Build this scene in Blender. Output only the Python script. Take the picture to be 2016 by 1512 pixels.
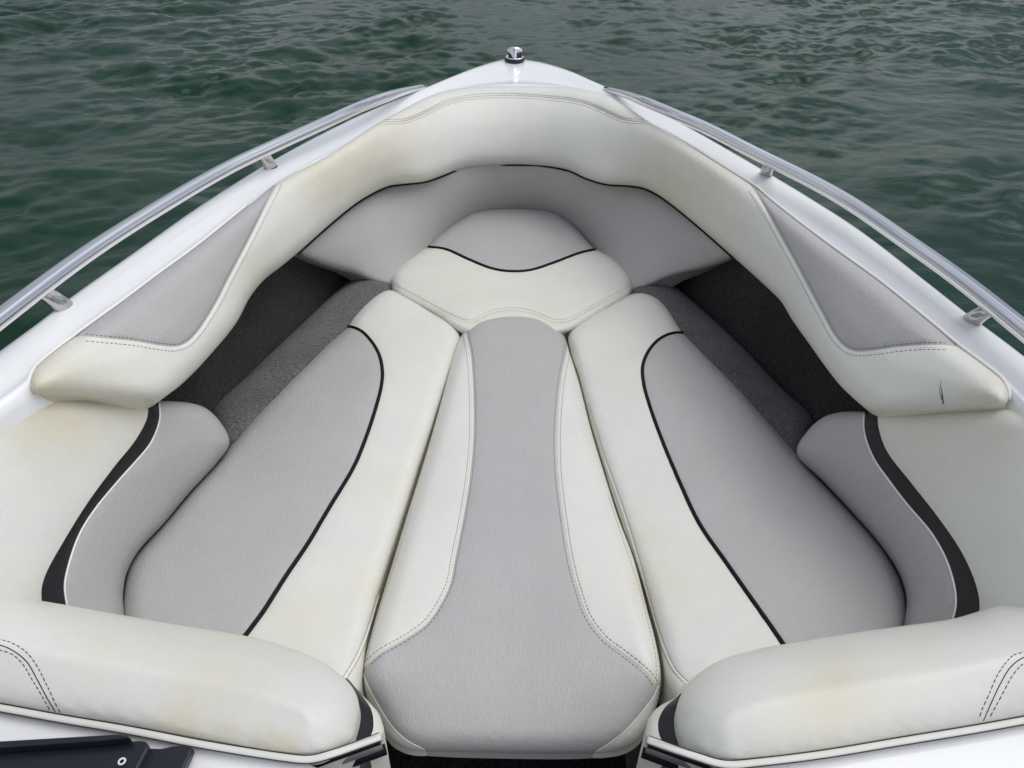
import bpy, math, random
import numpy as np
from mathutils import Vector, Matrix, geometry
from mathutils.bvhtree import BVHTree
random.seed(4); np.random.seed(4)
S = bpy.context.scene
for o in list(bpy.data.objects): bpy.data.objects.remove(o)

# ---------------------------------------------------------------- camera
CAM = Vector((0.0, 0.0, 1.45))
PITCH, ROLL, YAW = 37.0, 1.1, 0.75
R = Matrix.Rotation(math.radians(YAW), 3, 'Z') @ Matrix.Rotation(math.radians(90 - PITCH), 3, 'X') @ Matrix.Rotation(math.radians(ROLL), 3, 'Z')
cam = bpy.data.cameras.new('camera'); cam.lens = 26; cam.sensor_width = 36; cam.clip_start = 0.02; cam.clip_end = 6000
co = bpy.data.objects.new('camera', cam); S.collection.objects.link(co)
co.matrix_world = Matrix.Translation(CAM) @ R.to_4x4()
S.camera = co
FPX = 26 / 36 * 2016

# ---------------------------------------------------------------- light
SUN_EL, SUN_AZ = 62.0, 85.0          # degrees; azimuth from +Y (ahead of the bow) towards +X
w = bpy.data.worlds.new('World'); S.world = w; w.use_nodes = True
nt = w.node_tree; bg = nt.nodes['Background']
sky = nt.nodes.new('ShaderNodeTexSky'); sky.sky_type = 'NISHITA'; sky.sun_disc = False
sky.sun_elevation = math.radians(SUN_EL); sky.sun_rotation = math.radians(SUN_AZ)
sky.air_density = 1.3; sky.dust_density = 2.0; sky.ozone_density = 1.0
hs = nt.nodes.new('ShaderNodeHueSaturation'); hs.inputs['Saturation'].default_value = 0.30
nt.links.new(sky.outputs[0], hs.inputs['Color']); tcw = nt.nodes.new('ShaderNodeTexCoord'); mpw = nt.nodes.new('ShaderNodeMapping'); mpw.inputs['Scale'].default_value = (1, 1, 2.2)
cl = nt.nodes.new('ShaderNodeTexNoise'); cl.inputs['Scale'].default_value = 2.3; cl.inputs['Detail'].default_value = 5; cl.inputs['Roughness'].default_value = .55
nt.links.new(tcw.outputs['Generated'], mpw.inputs[0]); nt.links.new(mpw.outputs[0], cl.inputs['Vector'])
cr = nt.nodes.new('ShaderNodeValToRGB'); cr.color_ramp.elements[0].position = .38; cr.color_ramp.elements[0].color = (.42, .46, .54, 1); cr.color_ramp.elements[1].position = .62; cr.color_ramp.elements[1].color = (1.35, 1.33, 1.30, 1)
mw = nt.nodes.new('ShaderNodeMix'); mw.data_type = 'RGBA'; mw.blend_type = 'MULTIPLY'; mw.inputs[0].default_value = 1
nt.links.new(cl.outputs[0], cr.inputs[0]); nt.links.new(hs.outputs[0], mw.inputs[6]); nt.links.new(cr.outputs[0], mw.inputs[7]); # cloud layer a touch thinner overhead
sx = nt.nodes.new('ShaderNodeSeparateXYZ'); nt.links.new(tcw.outputs['Generated'], sx.inputs[0])
mr = nt.nodes.new('ShaderNodeMapRange'); mr.inputs[1].default_value = 0.0; mr.inputs[2].default_value = 0.6; mr.inputs[3].default_value = .55; mr.inputs[4].default_value = 1.12; nt.links.new(sx.outputs[2], mr.inputs[0])
mg = nt.nodes.new('ShaderNodeMix'); mg.data_type = 'RGBA'; mg.blend_type = 'MULTIPLY'; mg.inputs[0].default_value = 1
nt.links.new(mw.outputs[2], mg.inputs[6]); nt.links.new(mr.outputs[0], mg.inputs[7]); nt.links.new(mg.outputs[2], bg.inputs['Color'])
bg.inputs['Strength'].default_value = 0.115
sl = bpy.data.lights.new('sun', 'SUN'); sl.energy = 1.0; sl.angle = math.radians(55); sl.color = (1, 0.965, 0.92)
so = bpy.data.objects.new('sun', sl); S.collection.objects.link(so)
sd = Vector((math.sin(math.radians(SUN_AZ)) * math.cos(math.radians(SUN_EL)), math.cos(math.radians(SUN_AZ)) * math.cos(math.radians(SUN_EL)), math.sin(math.radians(SUN_EL))))
so.rotation_euler = sd.to_track_quat('Z', 'Y').to_euler(); so.location = (2, 4, 6)
S.view_settings.view_transform = 'Standard'; S.view_settings.look = 'None'
S.view_settings.exposure = 0.34; S.view_settings.gamma = 1.0
S.render.engine = 'CYCLES'

# ---------------------------------------------------------------- pixel -> place
RN = np.array(R)
CN = np.array(CAM)
def rays(px):
    px = np.asarray(px, float)
    d = np.stack([(px[:, 0] - 1008) / FPX, -(px[:, 1] - 756) / FPX, -np.ones(len(px))], 1)
    d = d @ RN.T
    return d / np.linalg.norm(d, axis=1)[:, None]
def at_many(px, z):
    d = rays(px); z = np.broadcast_to(np.asarray(z, float), (len(d),))
    return CN + d * ((z - CN[2]) / d[:, 2])[:, None]
def at(x, y, z): return Vector(at_many([(x, y)], z)[0])

def smooth(pts, closed=False, step=8.0):
    """Catmull-Rom through the points (any dimension), resampled evenly by the first two coordinates"""
    P = np.asarray(pts, float); n = len(P)
    if n < 3 and not closed:
        out = P
    else:
        out = []
        segs = n if closed else n - 1
        for i in range(segs):
            if closed: p0, p1, p2, p3 = P[(i - 1) % n], P[i], P[(i + 1) % n], P[(i + 2) % n]
            else: p0, p1, p2, p3 = P[max(i - 1, 0)], P[i], P[i + 1], P[min(i + 2, n - 1)]
            l01 = max(np.linalg.norm((p1 - p0)[:2]), 1e-6) ** .5; l12 = max(np.linalg.norm((p2 - p1)[:2]), 1e-6) ** .5; l23 = max(np.linalg.norm((p3 - p2)[:2]), 1e-6) ** .5
            t0, t1, t2, t3 = 0, l01, l01 + l12, l01 + l12 + l23
            if l01 < .01: t0 = -l12; p0 = 2 * p1 - p2
            if l23 < .01: t3 = t2 + l12; p3 = 2 * p2 - p1
            for k in range(12):
                t = t1 + (t2 - t1) * k / 12
                A1 = (t1 - t) / (t1 - t0) * p0 + (t - t0) / (t1 - t0) * p1
                A2 = (t2 - t) / (t2 - t1) * p1 + (t - t1) / (t2 - t1) * p2
                A3 = (t3 - t) / (t3 - t2) * p2 + (t - t2) / (t3 - t2) * p3
                B1 = (t2 - t) / (t2 - t0) * A1 + (t - t0) / (t2 - t0) * A2
                B2 = (t3 - t) / (t3 - t1) * A2 + (t - t1) / (t3 - t1) * A3
                out.append((t2 - t) / (t2 - t1) * B1 + (t - t1) / (t2 - t1) * B2)
        if not closed: out.append(P[-1])
        out = np.array(out)
    if closed: out = np.vstack([out, out[:1]])
    L = np.concatenate([[0], np.cumsum(np.linalg.norm(np.diff(out[:, :2], axis=0), axis=1))])
    m = max(2, int(round(L[-1] / step)) + 1)
    s = np.linspace(0, L[-1], m)
    r = np.stack([np.interp(s, L, out[:, k]) for k in range(out.shape[1])], 1)
    return r[:-1] if closed else r

def inside(pts, poly):
    x, y = pts[:, 0], pts[:, 1]; c = np.zeros(len(pts), bool); n = len(poly); j = n - 1
    for i in range(n):
        xi, yi = poly[i][:2]; xj, yj = poly[j][:2]
        if yi != yj:
            c ^= ((yi > y) != (yj > y)) & (x < (xj - xi) * (y - yi) / (yj - yi) + xi)
        j = i
    return c
def dist_poly(pts, line, closed=False):
    """distance, and the value of extra columns at the nearest point"""
    A = line if not closed else np.vstack([line, line[:1]])
    best = np.full(len(pts), 1e9); val = np.zeros((len(pts), A.shape[1]))
    k = pts.shape[1]
    for i in range(len(A) - 1):
        a, b = A[i], A[i + 1]; ab = (b - a)[:k]; l2 = ab @ ab
        if l2 < 1e-14: continue
        t = np.clip(((pts - a[:k]) @ ab) / l2, 0, 1)
        q = a[:k] + t[:, None] * ab
        d = np.linalg.norm(pts - q, axis=1); m = d < best
        best[m] = d[m]; val[m] = a + t[m][:, None] * (b - a)
    return best, val

# ---------------------------------------------------------------- object helpers
def link(o): S.collection.objects.link(o); return o
def mesh_obj(name, verts, faces, mat, parent=None, smooth_=True, mats=None, idx=None):
    me = bpy.data.meshes.new(name)
    V = [Vector(v) for v in verts]
    off = parent_loc(parent)
    me.from_pydata([v - off for v in V], [], [list(map(int, f)) for f in faces])
    me.materials.append(mat)
    if smooth_: me.polygons.foreach_set('use_smooth', [True] * len(me.polygons))
    me.update()
    o = bpy.data.objects.new(name, me); link(o)
    if parent: o.parent = parent
    return o
def parent_loc(p):
    v = Vector((0, 0, 0))
    while p is not None: v += p.location; p = p.parent
    return v
def thing(name, label, cat, loc, group=None):
    o = bpy.data.objects.new(name, None); link(o); o.location = loc; o.empty_display_size = .05
    o['label'] = label; o['category'] = cat
    if group: o['group'] = group
    return o

def tube(name, pts, rad, mat, parent, seg=10, closed=False, flat=None, caps=True):
    """rad: number or list; flat: (scale across, scale up) of the section, up = world Z"""
    P = [Vector(p) for p in pts]; n = len(P)
    V = []; F = []
    up = Vector((0, 0, 1))
    for i in range(n):
        a = P[(i - 1) % n] if (closed or i > 0) else P[i]; b = P[(i + 1) % n] if (closed or i < n - 1) else P[i]
        t = (b - a).normalized(); s = t.cross(up)
        if s.length < 1e-4: s = Vector((1, 0, 0))
        s.normalize(); u = s.cross(t).normalized()
        r = rad[i] if hasattr(rad, '__len__') else rad
        fx, fz = flat or (1, 1)
        for k in range(seg):
            an = 2 * math.pi * k / seg
            V.append(P[i] + s * (math.cos(an) * r * fx) + u * (math.sin(an) * r * fz))
    m = n if closed else n - 1
    for i in range(m):
        for k in range(seg):
            a = i * seg + k; b = i * seg + (k + 1) % seg; c = ((i + 1) % n) * seg + (k + 1) % seg; d = ((i + 1) % n) * seg + k
            F.append((a, b, c, d))
    if caps and not closed:
        F.append(tuple(range(seg))[::-1]); F.append(tuple((n - 1) * seg + k for k in range(seg)))
    return mesh_obj(name, V, F, mat, parent)

def dashes(name, lines, mat, parent, length=.0042, gap=.0026, r=.0006, jitter=.25):
    """stitches: short round threads lying on the surface; lines = lists of (point, normal)"""
    V = []; F = []
    for L in lines:
        if len(L) < 2: continue
        P = np.array([list(p + n * r * .5) for p, n in L])
        s = np.concatenate([[0], np.cumsum(np.linalg.norm(np.diff(P, axis=0), axis=1))])
        q = 0.0
        while q + length < s[-1]:
            jl = length * (1 + random.uniform(-jitter, jitter))
            pts = [Vector([np.interp(q + jl * f, s, P[:, k]) for k in range(3)]) for f in (0, .5, 1)]
            t = (pts[2] - pts[0])
            if t.length < 1e-7: q += jl + gap; continue
            t.normalize(); a = t.orthogonal().normalized(); b = t.cross(a); o = len(V)
            for i, p in enumerate(pts):
                rr = r * (1 if i == 1 else .6)
                for k in range(5):
                    an = 2 * math.pi * k / 5; V.append(p + a * (math.cos(an) * rr) + b * (math.sin(an) * rr))
            for i in range(2):
                for k in range(5):
                    F.append((o + i * 5 + k, o + i * 5 + (k + 1) % 5, o + i * 5 + 5 + (k + 1) % 5, o + i * 5 + 5 + k))
            q += jl + gap
    if V: return mesh_obj(name, V, F, mat, parent)

# ---------------------------------------------------------------- materials
def new_mat(name):
    m = bpy.data.materials.new(name); m.use_nodes = True
    return m, m.node_tree.nodes, m.node_tree.links, m.node_tree.nodes['Principled BSDF']
def noise(N, Lk, scale, detail=3, rough=.5, coord=None, stretch=None):
    n = N.new('ShaderNodeTexNoise'); n.inputs['Scale'].default_value = scale; n.inputs['Detail'].default_value = detail; n.inputs['Roughness'].default_value = rough
    tc = N.new('ShaderNodeNewGeometry')
    src = tc.outputs['Position']
    if stretch:
        mp = N.new('ShaderNodeMapping'); mp.inputs['Scale'].default_value = stretch; Lk.new(src, mp.inputs['Vector']); src = mp.outputs[0]
    Lk.new(src, n.inputs['Vector'])
    return n
def ramp(N, Lk, src, stops):
    r = N.new('ShaderNodeValToRGB'); el = r.color_ramp.elements
    while len(el) > 1: el.remove(el[-1])
    el[0].position = stops[0][0]; el[0].color = stops[0][1]
    for p, c in stops[1:]:
        e = el.new(p); e.color = c
    Lk.new(src, r.inputs['Fac']); return r
def mixc(N, Lk, fac, a, b, mode='MIX'):
    m = N.new('ShaderNodeMix'); m.data_type = 'RGBA'; m.blend_type = mode
    for sock, v in ((m.inputs[0], fac), (m.inputs[6], a), (m.inputs[7], b)):
        if hasattr(v, 'is_linked'): Lk.new(v, sock)
        else: sock.default_value = v
    return m.outputs[2]
def g4(r, g, b): return (r, g, b, 1)

def vinyl(name, col, warm, rough=.42, grain=.35, wrinkle=.3):
    m, N, L, b = new_mat(name)
    n1 = noise(N, L, 5.5, 4, .6); r1 = ramp(N, L, n1.outputs[0], [(.42, g4(0, 0, 0)), (.72, g4(1, 1, 1))])
    c = mixc(N, L, r1.outputs[0], g4(*col), g4(*[col[i] * (1 - .14 * (1 - warm[i])) for i in range(3)]))
    at_ = N.new('ShaderNodeAttribute'); at_.attribute_name = 'stain'
    n2 = noise(N, L, 22, 5, .65); mul = N.new('ShaderNodeMath'); mul.operation = 'MULTIPLY'
    r2 = ramp(N, L, n2.outputs[0], [(.25, g4(.35, .35, .35)), (.7, g4(1, 1, 1))])
    L.new(at_.outputs['Fac'], mul.inputs[0]); L.new(r2.outputs[0], mul.inputs[1])
    c = mixc(N, L, mul.outputs[0], c, g4(*[col[i] * warm[i] for i in range(3)]))
    n3 = noise(N, L, 170, 3, .7); r3 = ramp(N, L, n3.outputs[0], [(.3, g4(.955, .955, .955)), (.7, g4(1.0, 1.0, 1.0))])
    c = mixc(N, L, 1.0, c, r3.outputs[0], 'MULTIPLY')
    n5 = noise(N, L, 8, 5, .62); r5 = ramp(N, L, n5.outputs[0], [(.3, g4(.945, .945, .945)), (.65, g4(1.0, 1.0, 1.0))])
    c = mixc(N, L, 1.0, c, r5.outputs[0], 'MULTIPLY')
    L.new(c, b.inputs['Base Color'])
    rr = ramp(N, L, n1.outputs[0], [(.3, (rough - .05,) * 3 + (1,)), (.75, (rough + .08,) * 3 + (1,))])
    L.new(rr.outputs[0], b.inputs['Roughness'])
    b.inputs['Specular IOR Level'].default_value = .38
    # leather grain: fine cells plus stretched wrinkles
    v = N.new('ShaderNodeTexVoronoi'); v.feature = 'DISTANCE_TO_EDGE'; v.inputs['Scale'].default_value = 520
    ge = N.new('ShaderNodeNewGeometry'); L.new(ge.outputs['Position'], v.inputs['Vector'])
    wr = noise(N, L, 120, 4, .6, stretch=(3.2, .8, 1.5))
    bu = N.new('ShaderNodeBump'); bu.inputs['Strength'].default_value = grain; bu.inputs['Distance'].default_value = .0005
    bw = N.new('ShaderNodeBump'); bw.inputs['Strength'].default_value = wrinkle; bw.inputs['Distance'].default_value = .0012
    bl = N.new('ShaderNodeBump'); bl.inputs['Strength'].default_value = .25; bl.inputs['Distance'].default_value = .002
    nl = noise(N, L, 13, 3, .5)
    L.new(nl.outputs[0], bl.inputs['Height']); L.new(wr.outputs[0], bw.inputs['Height']); L.new(v.outputs['Distance'], bu.inputs['Height'])
    L.new(bl.outputs[0], bw.inputs['Normal']); L.new(bw.outputs[0], bu.inputs['Normal']); L.new(bu.outputs[0], b.inputs['Normal'])
    return m
M = {}
M['cream'] = vinyl('cream_vinyl', (.755, .755, .71), (.95, .875, .70), grain=.22, wrinkle=.12)
M['grey'] = vinyl('grey_vinyl', (.485, .472, .468), (1.0, .985, .95), grain=.5, wrinkle=.95)
M['black'] = vinyl('black_vinyl', (.012, .012, .015), (1, 1, 1), rough=.38, grain=.2, wrinkle=.1)
m, N, L, b = new_mat('black_piping'); b.inputs['Base Color'].default_value = g4(.006, .005, .008); b.inputs['Roughness'].default_value = .6; b.inputs['Specular IOR Level'].default_value = .2; M['piping'] = m
m, N, L, b = new_mat('cream_piping'); b.inputs['Base Color'].default_value = g4(.84, .84, .80); b.inputs['Roughness'].default_value = .45; M['welt'] = m
m, N, L, b = new_mat('grey_thread'); b.inputs['Base Color'].default_value = g4(.13, .12, .12); b.inputs['Roughness'].default_value = .8; M['thread'] = m
m, N, L, b = new_mat('pale_thread'); b.inputs['Base Color'].default_value = g4(.30, .29, .27); b.inputs['Roughness'].default_value = .8; M['pale_thread'] = m
m, N, L, b = new_mat('dark_thread'); b.inputs['Base Color'].default_value = g4(.03, .027, .035); b.inputs['Roughness'].default_value = .8; M['dark_thread'] = m
# gelcoat
m, N, L, b = new_mat('white_gelcoat')
n1 = noise(N, L, 3.0, 4, .6); r1 = ramp(N, L, n1.outputs[0], [(.3, g4(.83, .84, .85)), (.7, g4(.86, .865, .87))])
L.new(r1.outputs[0], b.inputs['Base Color']); b.inputs['Roughness'].default_value = .22; b.inputs['Coat Weight'].default_value = .5; b.inputs['Coat Roughness'].default_value = .08
bl = N.new('ShaderNodeBump'); bl.inputs['Strength'].default_value = .25; bl.inputs['Distance'].default_value = .002; n2 = noise(N, L, 9, 2, .5)
L.new(n2.outputs[0], bl.inputs['Height']); L.new(bl.outputs[0], b.inputs['Normal']); M['gelcoat'] = m
# carpet
def carpet(name, lo, hi, bd=.006):
    m, N, L, b = new_mat(name)
    n1 = noise(N, L, 230, 4, .75); r1 = ramp(N, L, n1.outputs[0], [(.36, g4(*lo)), (.66, g4(*hi))])
    n3 = noise(N, L, 9, 4, .6); r3 = ramp(N, L, n3.outputs[0], [(.3, g4(.7, .7, .7)), (.7, g4(1.1, 1.1, 1.1))])
    c = mixc(N, L, 1.0, r1.outputs[0], r3.outputs[0], 'MULTIPLY')
    L.new(c, b.inputs['Base Color']); b.inputs['Roughness'].default_value = 1; b.inputs['Specular IOR Level'].default_value = .1
    b.inputs['Sheen Weight'].default_value = .25
    bu = N.new('ShaderNodeBump'); bu.inputs['Strength'].default_value = 1; bu.inputs['Distance'].default_value = bd
    n2 = noise(N, L, 130, 4, .7); L.new(n2.outputs[0], bu.inputs['Height']); L.new(bu.outputs[0], b.inputs['Normal'])
    return m
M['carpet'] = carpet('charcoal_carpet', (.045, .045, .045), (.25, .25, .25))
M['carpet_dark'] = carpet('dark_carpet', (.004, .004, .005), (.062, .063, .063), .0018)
# metal
m, N, L, b = new_mat('polished_steel'); b.inputs['Base Color'].default_value = g4(.78, .78, .80); b.inputs['Metallic'].default_value = 1; b.inputs['Roughness'].default_value = .05; M['steel'] = m
m, N, L, b = new_mat('satin_steel'); b.inputs['Base Color'].default_value = g4(.52, .51, .50); b.inputs['Metallic'].default_value = 1; b.inputs['Roughness'].default_value = .13; M['satin'] = m
m, N, L, b = new_mat('black_plastic'); b.inputs['Base Color'].default_value = g4(.010, .011, .017); b.inputs['Roughness'].default_value = .3; M['plastic'] = m
m, N, L, b = new_mat('grey_rubber'); b.inputs['Base Color'].default_value = g4(.16, .16, .165); b.inputs['Roughness'].default_value = .5; M['rubber'] = m
m, N, L, b = new_mat('white_nylon'); b.inputs['Base Color'].default_value = g4(.75, .75, .75); b.inputs['Roughness'].default_value = .4; M['nylon'] = m
m, N, L, b = new_mat('lamp_lens'); b.inputs['Base Color'].default_value = g4(.02, .025, .03); b.inputs['Roughness'].default_value = .1; M['lens'] = m
# water
m, N, L, b = new_mat('green_water')
n1 = noise(N, L, .6, 4, .6); r1 = ramp(N, L, n1.outputs[0], [(.3, g4(.0035, .029, .0145)), (.7, g4(.006, .037, .018))])
L.new(r1.outputs[0], b.inputs['Base Color']); b.inputs['Roughness'].default_value = .05; b.inputs['IOR'].default_value = 1.31
b1 = N.new('ShaderNodeBump'); b1.inputs['Strength'].default_value = .35; b1.inputs['Distance'].default_value = .01
n2 = noise(N, L, 13, 6, .62, stretch=(.8, 1.3, 1)); n2.inputs['Distortion'].default_value = .8
L.new(n2.outputs[0], b1.inputs['Height']); L.new(b1.outputs[0], b.inputs['Normal']); M['water'] = m

# ---------------------------------------------------------------- the upholstery builder
def tz(z): return min(1.0, max(0.0, (z - .73) / .05))
def pad(parent, outline, zs=None, seams=(), panels=(), default=('cover', 'cream'), r=.025, dome=.01, L=.08, skirt=.08, skdir='z',
        step=10.0, groove=.0035, gw=.005, extra=None, stains=(), normal='z', lump=.0007, rw=None, qe=2.0, fair=2.6, skirt_to=None):
    """outline: closed list of (px, py, z). A cushion whose edge stands over that line: base sheet through the edge heights,
    puffed up by a rounded edge of radius r and a dome, sunk along the seams, closed by a skirt."""
    O = smooth(outline, True, step * .8)
    pts = [tuple(p[:2]) for p in O]; nO = len(pts); edges = [(i, (i + 1) % nO) for i in range(nO)]
    SM = [smooth(s, False, step * .7) for s in seams]
    O2 = O[:, :2]
    # inset rings for the rounded edge and rows beside the seams
    tang = np.roll(O2, -1, 0) - np.roll(O2, 1, 0); tang /= np.linalg.norm(tang, axis=1)[:, None] + 1e-9
    nn = np.stack([-tang[:, 1], tang[:, 0]], 1)
    if inside((O2 + nn * 2), O2).mean() < .5: nn = -nn
    ring = []
    for off in (1.5, 4.0, 8.0, 14.0):
        q = O2 + nn * off; d, _ = dist_poly(q, O2, True)
        ring.append(q[(d > off * .9) & inside(q, O2)])
    row = []
    for s in SM:
        t = np.gradient(s[:, :2], axis=0); t /= np.linalg.norm(t, axis=1)[:, None] + 1e-9; n2 = np.stack([-t[:, 1], t[:, 0]], 1)
        for off in (-8, -4, 4, 8): row.append(s[:, :2] + n2 * off)
    extra_pts = np.vstack(ring + row) if row else np.vstack(ring)
    lo, hi = O2.min(0), O2.max(0)
    gx, gy = np.meshgrid(np.arange(lo[0], hi[0], step), np.arange(lo[1], hi[1], step * .87))
    gx = gx + (np.arange(gx.shape[0]) % 2)[:, None] * step * .5
    grid = np.stack([gx.ravel(), gy.ravel()], 1)
    d, _ = dist_poly(grid, O2, True); keep = inside(grid, O2) & (d > 17)
    for s in SM:
        ds, _ = dist_poly(grid, s[:, :2]); keep &= ds > 11
    grid = grid[keep]
    d, _ = dist_poly(extra_pts, O2, True); e = extra_pts[inside(extra_pts, O2) & (d > 1.2)]
    for s in SM:
        ds, _ = dist_poly(e, s[:, :2]); e = e[ds > 2.5]
    # thin near-duplicate points
    if len(e):
        key = np.round(e / 2.2).astype(int); _, ui = np.unique(key, axis=0, return_index=True); e = e[ui]
    allp = pts[:]
    for s in SM:
        o0 = len(allp); allp += [tuple(p[:2]) for p in s]; edges += [(o0 + i, o0 + i + 1) for i in range(len(s) - 1)]
    allp += [tuple(p) for p in e] + [tuple(p) for p in grid]
    v, ed, fc, *_ = geometry.delaunay_2d_cdt([Vector(p) for p in allp], edges, [], 0, .05)
    V2 = np.array([[p.x, p.y] for p in v]); F = np.array([list(f) for f in fc if len(f) == 3])
    cen = V2[F].mean(1); F = F[inside(cen, O2)]
    used = np.unique(F); mp = -np.ones(len(V2), int); mp[used] = np.arange(len(used)); V2 = V2[used]; F = mp[F]
    n = len(V2)
    db, val = dist_poly(V2, O, True); 
    E = np.vstack([F[:, [0, 1]], F[:, [1, 2]], F[:, [2, 0]]])
    Es = np.sort(E, 1); u, inv, cnt = np.unique(Es, axis=0, return_inverse=True, return_counts=True)
    inv = inv.ravel()
    bnd = np.zeros(n, bool); bnd[u[cnt == 1].ravel()] = True
    # heights
    RF = -RN[:, 2]
    if normal == 'z':
        z = np.zeros(n); z[bnd] = val[bnd, 2]; bz = O[:, 2].copy()
    else:      # inverse depth, smoothed along the edge so the traced line is a fair curve in space
        ro = rays(O2); tt = (O[:, 2] - CN[2]) / ro[:, 2]; iv = 1 / (tt * (ro @ RF))
        kk = np.exp(-(np.arange(-12, 13) / fair) ** 2 / 2); kk /= kk.sum()
        iv = sum(kk[j + 12] * np.roll(iv, j) for j in range(-12, 13))
        Oz = np.hstack([O2, iv[:, None]]); _, vz = dist_poly(V2, Oz, True)
        z = np.zeros(n); z[bnd] = vz[bnd, 2]
        bz = CN[2] + ro[:, 2] / (iv * (ro @ RF))
    free = np.where(~bnd)[0]; fi = -np.ones(n, int); fi[free] = np.arange(len(free))
    A = np.zeros((len(free), len(free))); rhs = np.zeros(len(free))
    cw = {}
    for f in F:
        for k in range(3):
            i, j, o_ = f[k], f[(k + 1) % 3], f[(k + 2) % 3]
            p_, q_ = V2[i] - V2[o_], V2[j] - V2[o_]; ct = (p_ @ q_) / max(abs(p_[0] * q_[1] - p_[1] * q_[0]), 1e-6)
            e_ = (min(i, j), max(i, j)); cw[e_] = cw.get(e_, 0) + ct * .5
    for a, b_ in np.vstack([u, u[:, ::-1]]):
        if bnd[a]: continue
        wgt = min(max(cw[(min(a, b_), max(a, b_))], 1e-3), 20)
        A[fi[a], fi[a]] += wgt
        if bnd[b_]: rhs[fi[a]] += wgt * z[b_]
        else: A[fi[a], fi[b_]] -= wgt
    z[free] = np.linalg.solve(A, rhs)
    rd = rays(V2)
    if normal != 'z': z = CN[2] + rd[:, 2] / (z * (rd @ RF))
    P0 = at_many(V2, z)
    # normals of the base sheet
    def vnorm(P):
        fn = np.cross(P[F[:, 1]] - P[F[:, 0]], P[F[:, 2]] - P[F[:, 0]]); vn = np.zeros((n, 3))
        for k in range(3): np.add.at(vn, F[:, k], fn)
        for _ in range(45):
            s = vn / (np.linalg.norm(vn, axis=1)[:, None] + 1e-12); acc = s.copy()
            np.add.at(acc, u[:, 0], s[u[:, 1]]); np.add.at(acc, u[:, 1], s[u[:, 0]]); vn = acc
        return vn / (np.linalg.norm(vn, axis=1)[:, None] + 1e-12)
    vn = vnorm(P0)
    if (vn * rd).sum(1).mean() > 0: vn = -vn; F = F[:, ::-1]
    nrm = np.tile([0, 0, 1.0], (n, 1)) if normal == 'z' else vn
    BP = at_many(O2, bz)
    d3, bv = dist_poly(P0, BP, True)
    rr = r if rw is None else rw
    if O.shape[1] > 3:          # width of the rounded edge given along the outline
        D2 = ((P0[:, None, :] - BP[None]) ** 2).sum(2); Wt = 1 / (D2 + 1e-6) ** 1.5; rr = (Wt @ O[:, 3]) / Wt.sum(1)
    x = np.clip(d3 / rr, 0, 1)
    h = r * np.clip(1 - (1 - x) ** qe, 0, 1) ** (1 / qe) + dome * (1 - np.exp(-d3 / L))
    depth = -( (P0 - CN) @ RN[:, 2])
    for s in SM:
        ds, _ = dist_poly(V2, s[:, :2]); ds = ds * depth / FPX
        h -= groove * np.exp(-(ds / gw) ** 2)
        h -= groove * .9 * np.exp(-(ds / (gw * 4)) ** 2)
    seamd = [dist_poly(V2, s[:, :2])[0] * depth / FPX for s in SM]
    # soft unevenness of the foam
    ph = np.random.rand(6) * 6.28
    lum = sum(np.sin(P0[:, 0] * (9 + 7 * k) * math.cos(k * 1.9) + P0[:, 1] * (9 + 7 * k) * math.sin(k * 1.9) + ph[k]) / (1 + .5 * k) for k in range(6))
    h += lump * lum * np.clip(d3 / .03, 0, 1)
    pk = np.sin(P0[:, 0] * 210 + P0[:, 1] * 90 + 3 * np.sin(P0[:, 1] * 31)) * np.sin(P0[:, 1] * 190 - P0[:, 0] * 60 + 3 * np.sin(P0[:, 0] * 27))
    near = np.exp(-((d3 - .012) / .010) ** 2) * (d3 > .002)
    for ds in seamd: near = np.maximum(near, np.exp(-((ds - .011) / .009) ** 2))
    h += .0006 * pk * near
    if extra is not None: h += extra(P0, V2)
    dot = np.maximum(-(nrm * rd).sum(1), .42)
    P = P0 - rd * (h / dot)[:, None]
    st = .3 * np.exp(-(d3 / .007) ** 2)
    for (sx, sy, sr, ss) in stains: st += ss * np.exp(-((V2[:, 0] - sx) ** 2 + (V2[:, 1] - sy) ** 2) / (2 * sr * sr))
    for ds in seamd: st += .3 * np.exp(-(ds / .006) ** 2)
    bvh = BVHTree.FromPolygons([Vector(p) for p in P], [list(map(int, f)) for f in F])
    cen = V2[F].mean(1); who = np.full(len(F), -1)
    for k, (nm, mt, poly) in enumerate(panels):
        who[inside(cen, np.array(poly)) & (who < 0)] = k
    # boundary edges oriented with their face, for the skirt
    ecnt = cnt[inv]; nf = len(F)
    E = np.vstack([F[:, [0, 1]], F[:, [1, 2]], F[:, [2, 0]]]); Ef = np.tile(np.arange(nf), 3)
    Es = np.sort(E, 1); u2, inv2, c2 = np.unique(Es, axis=0, return_inverse=True, return_counts=True); isb = c2[inv2.ravel()] == 1
    bE = E[isb]; bF = Ef[isb]
    out = []
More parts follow.
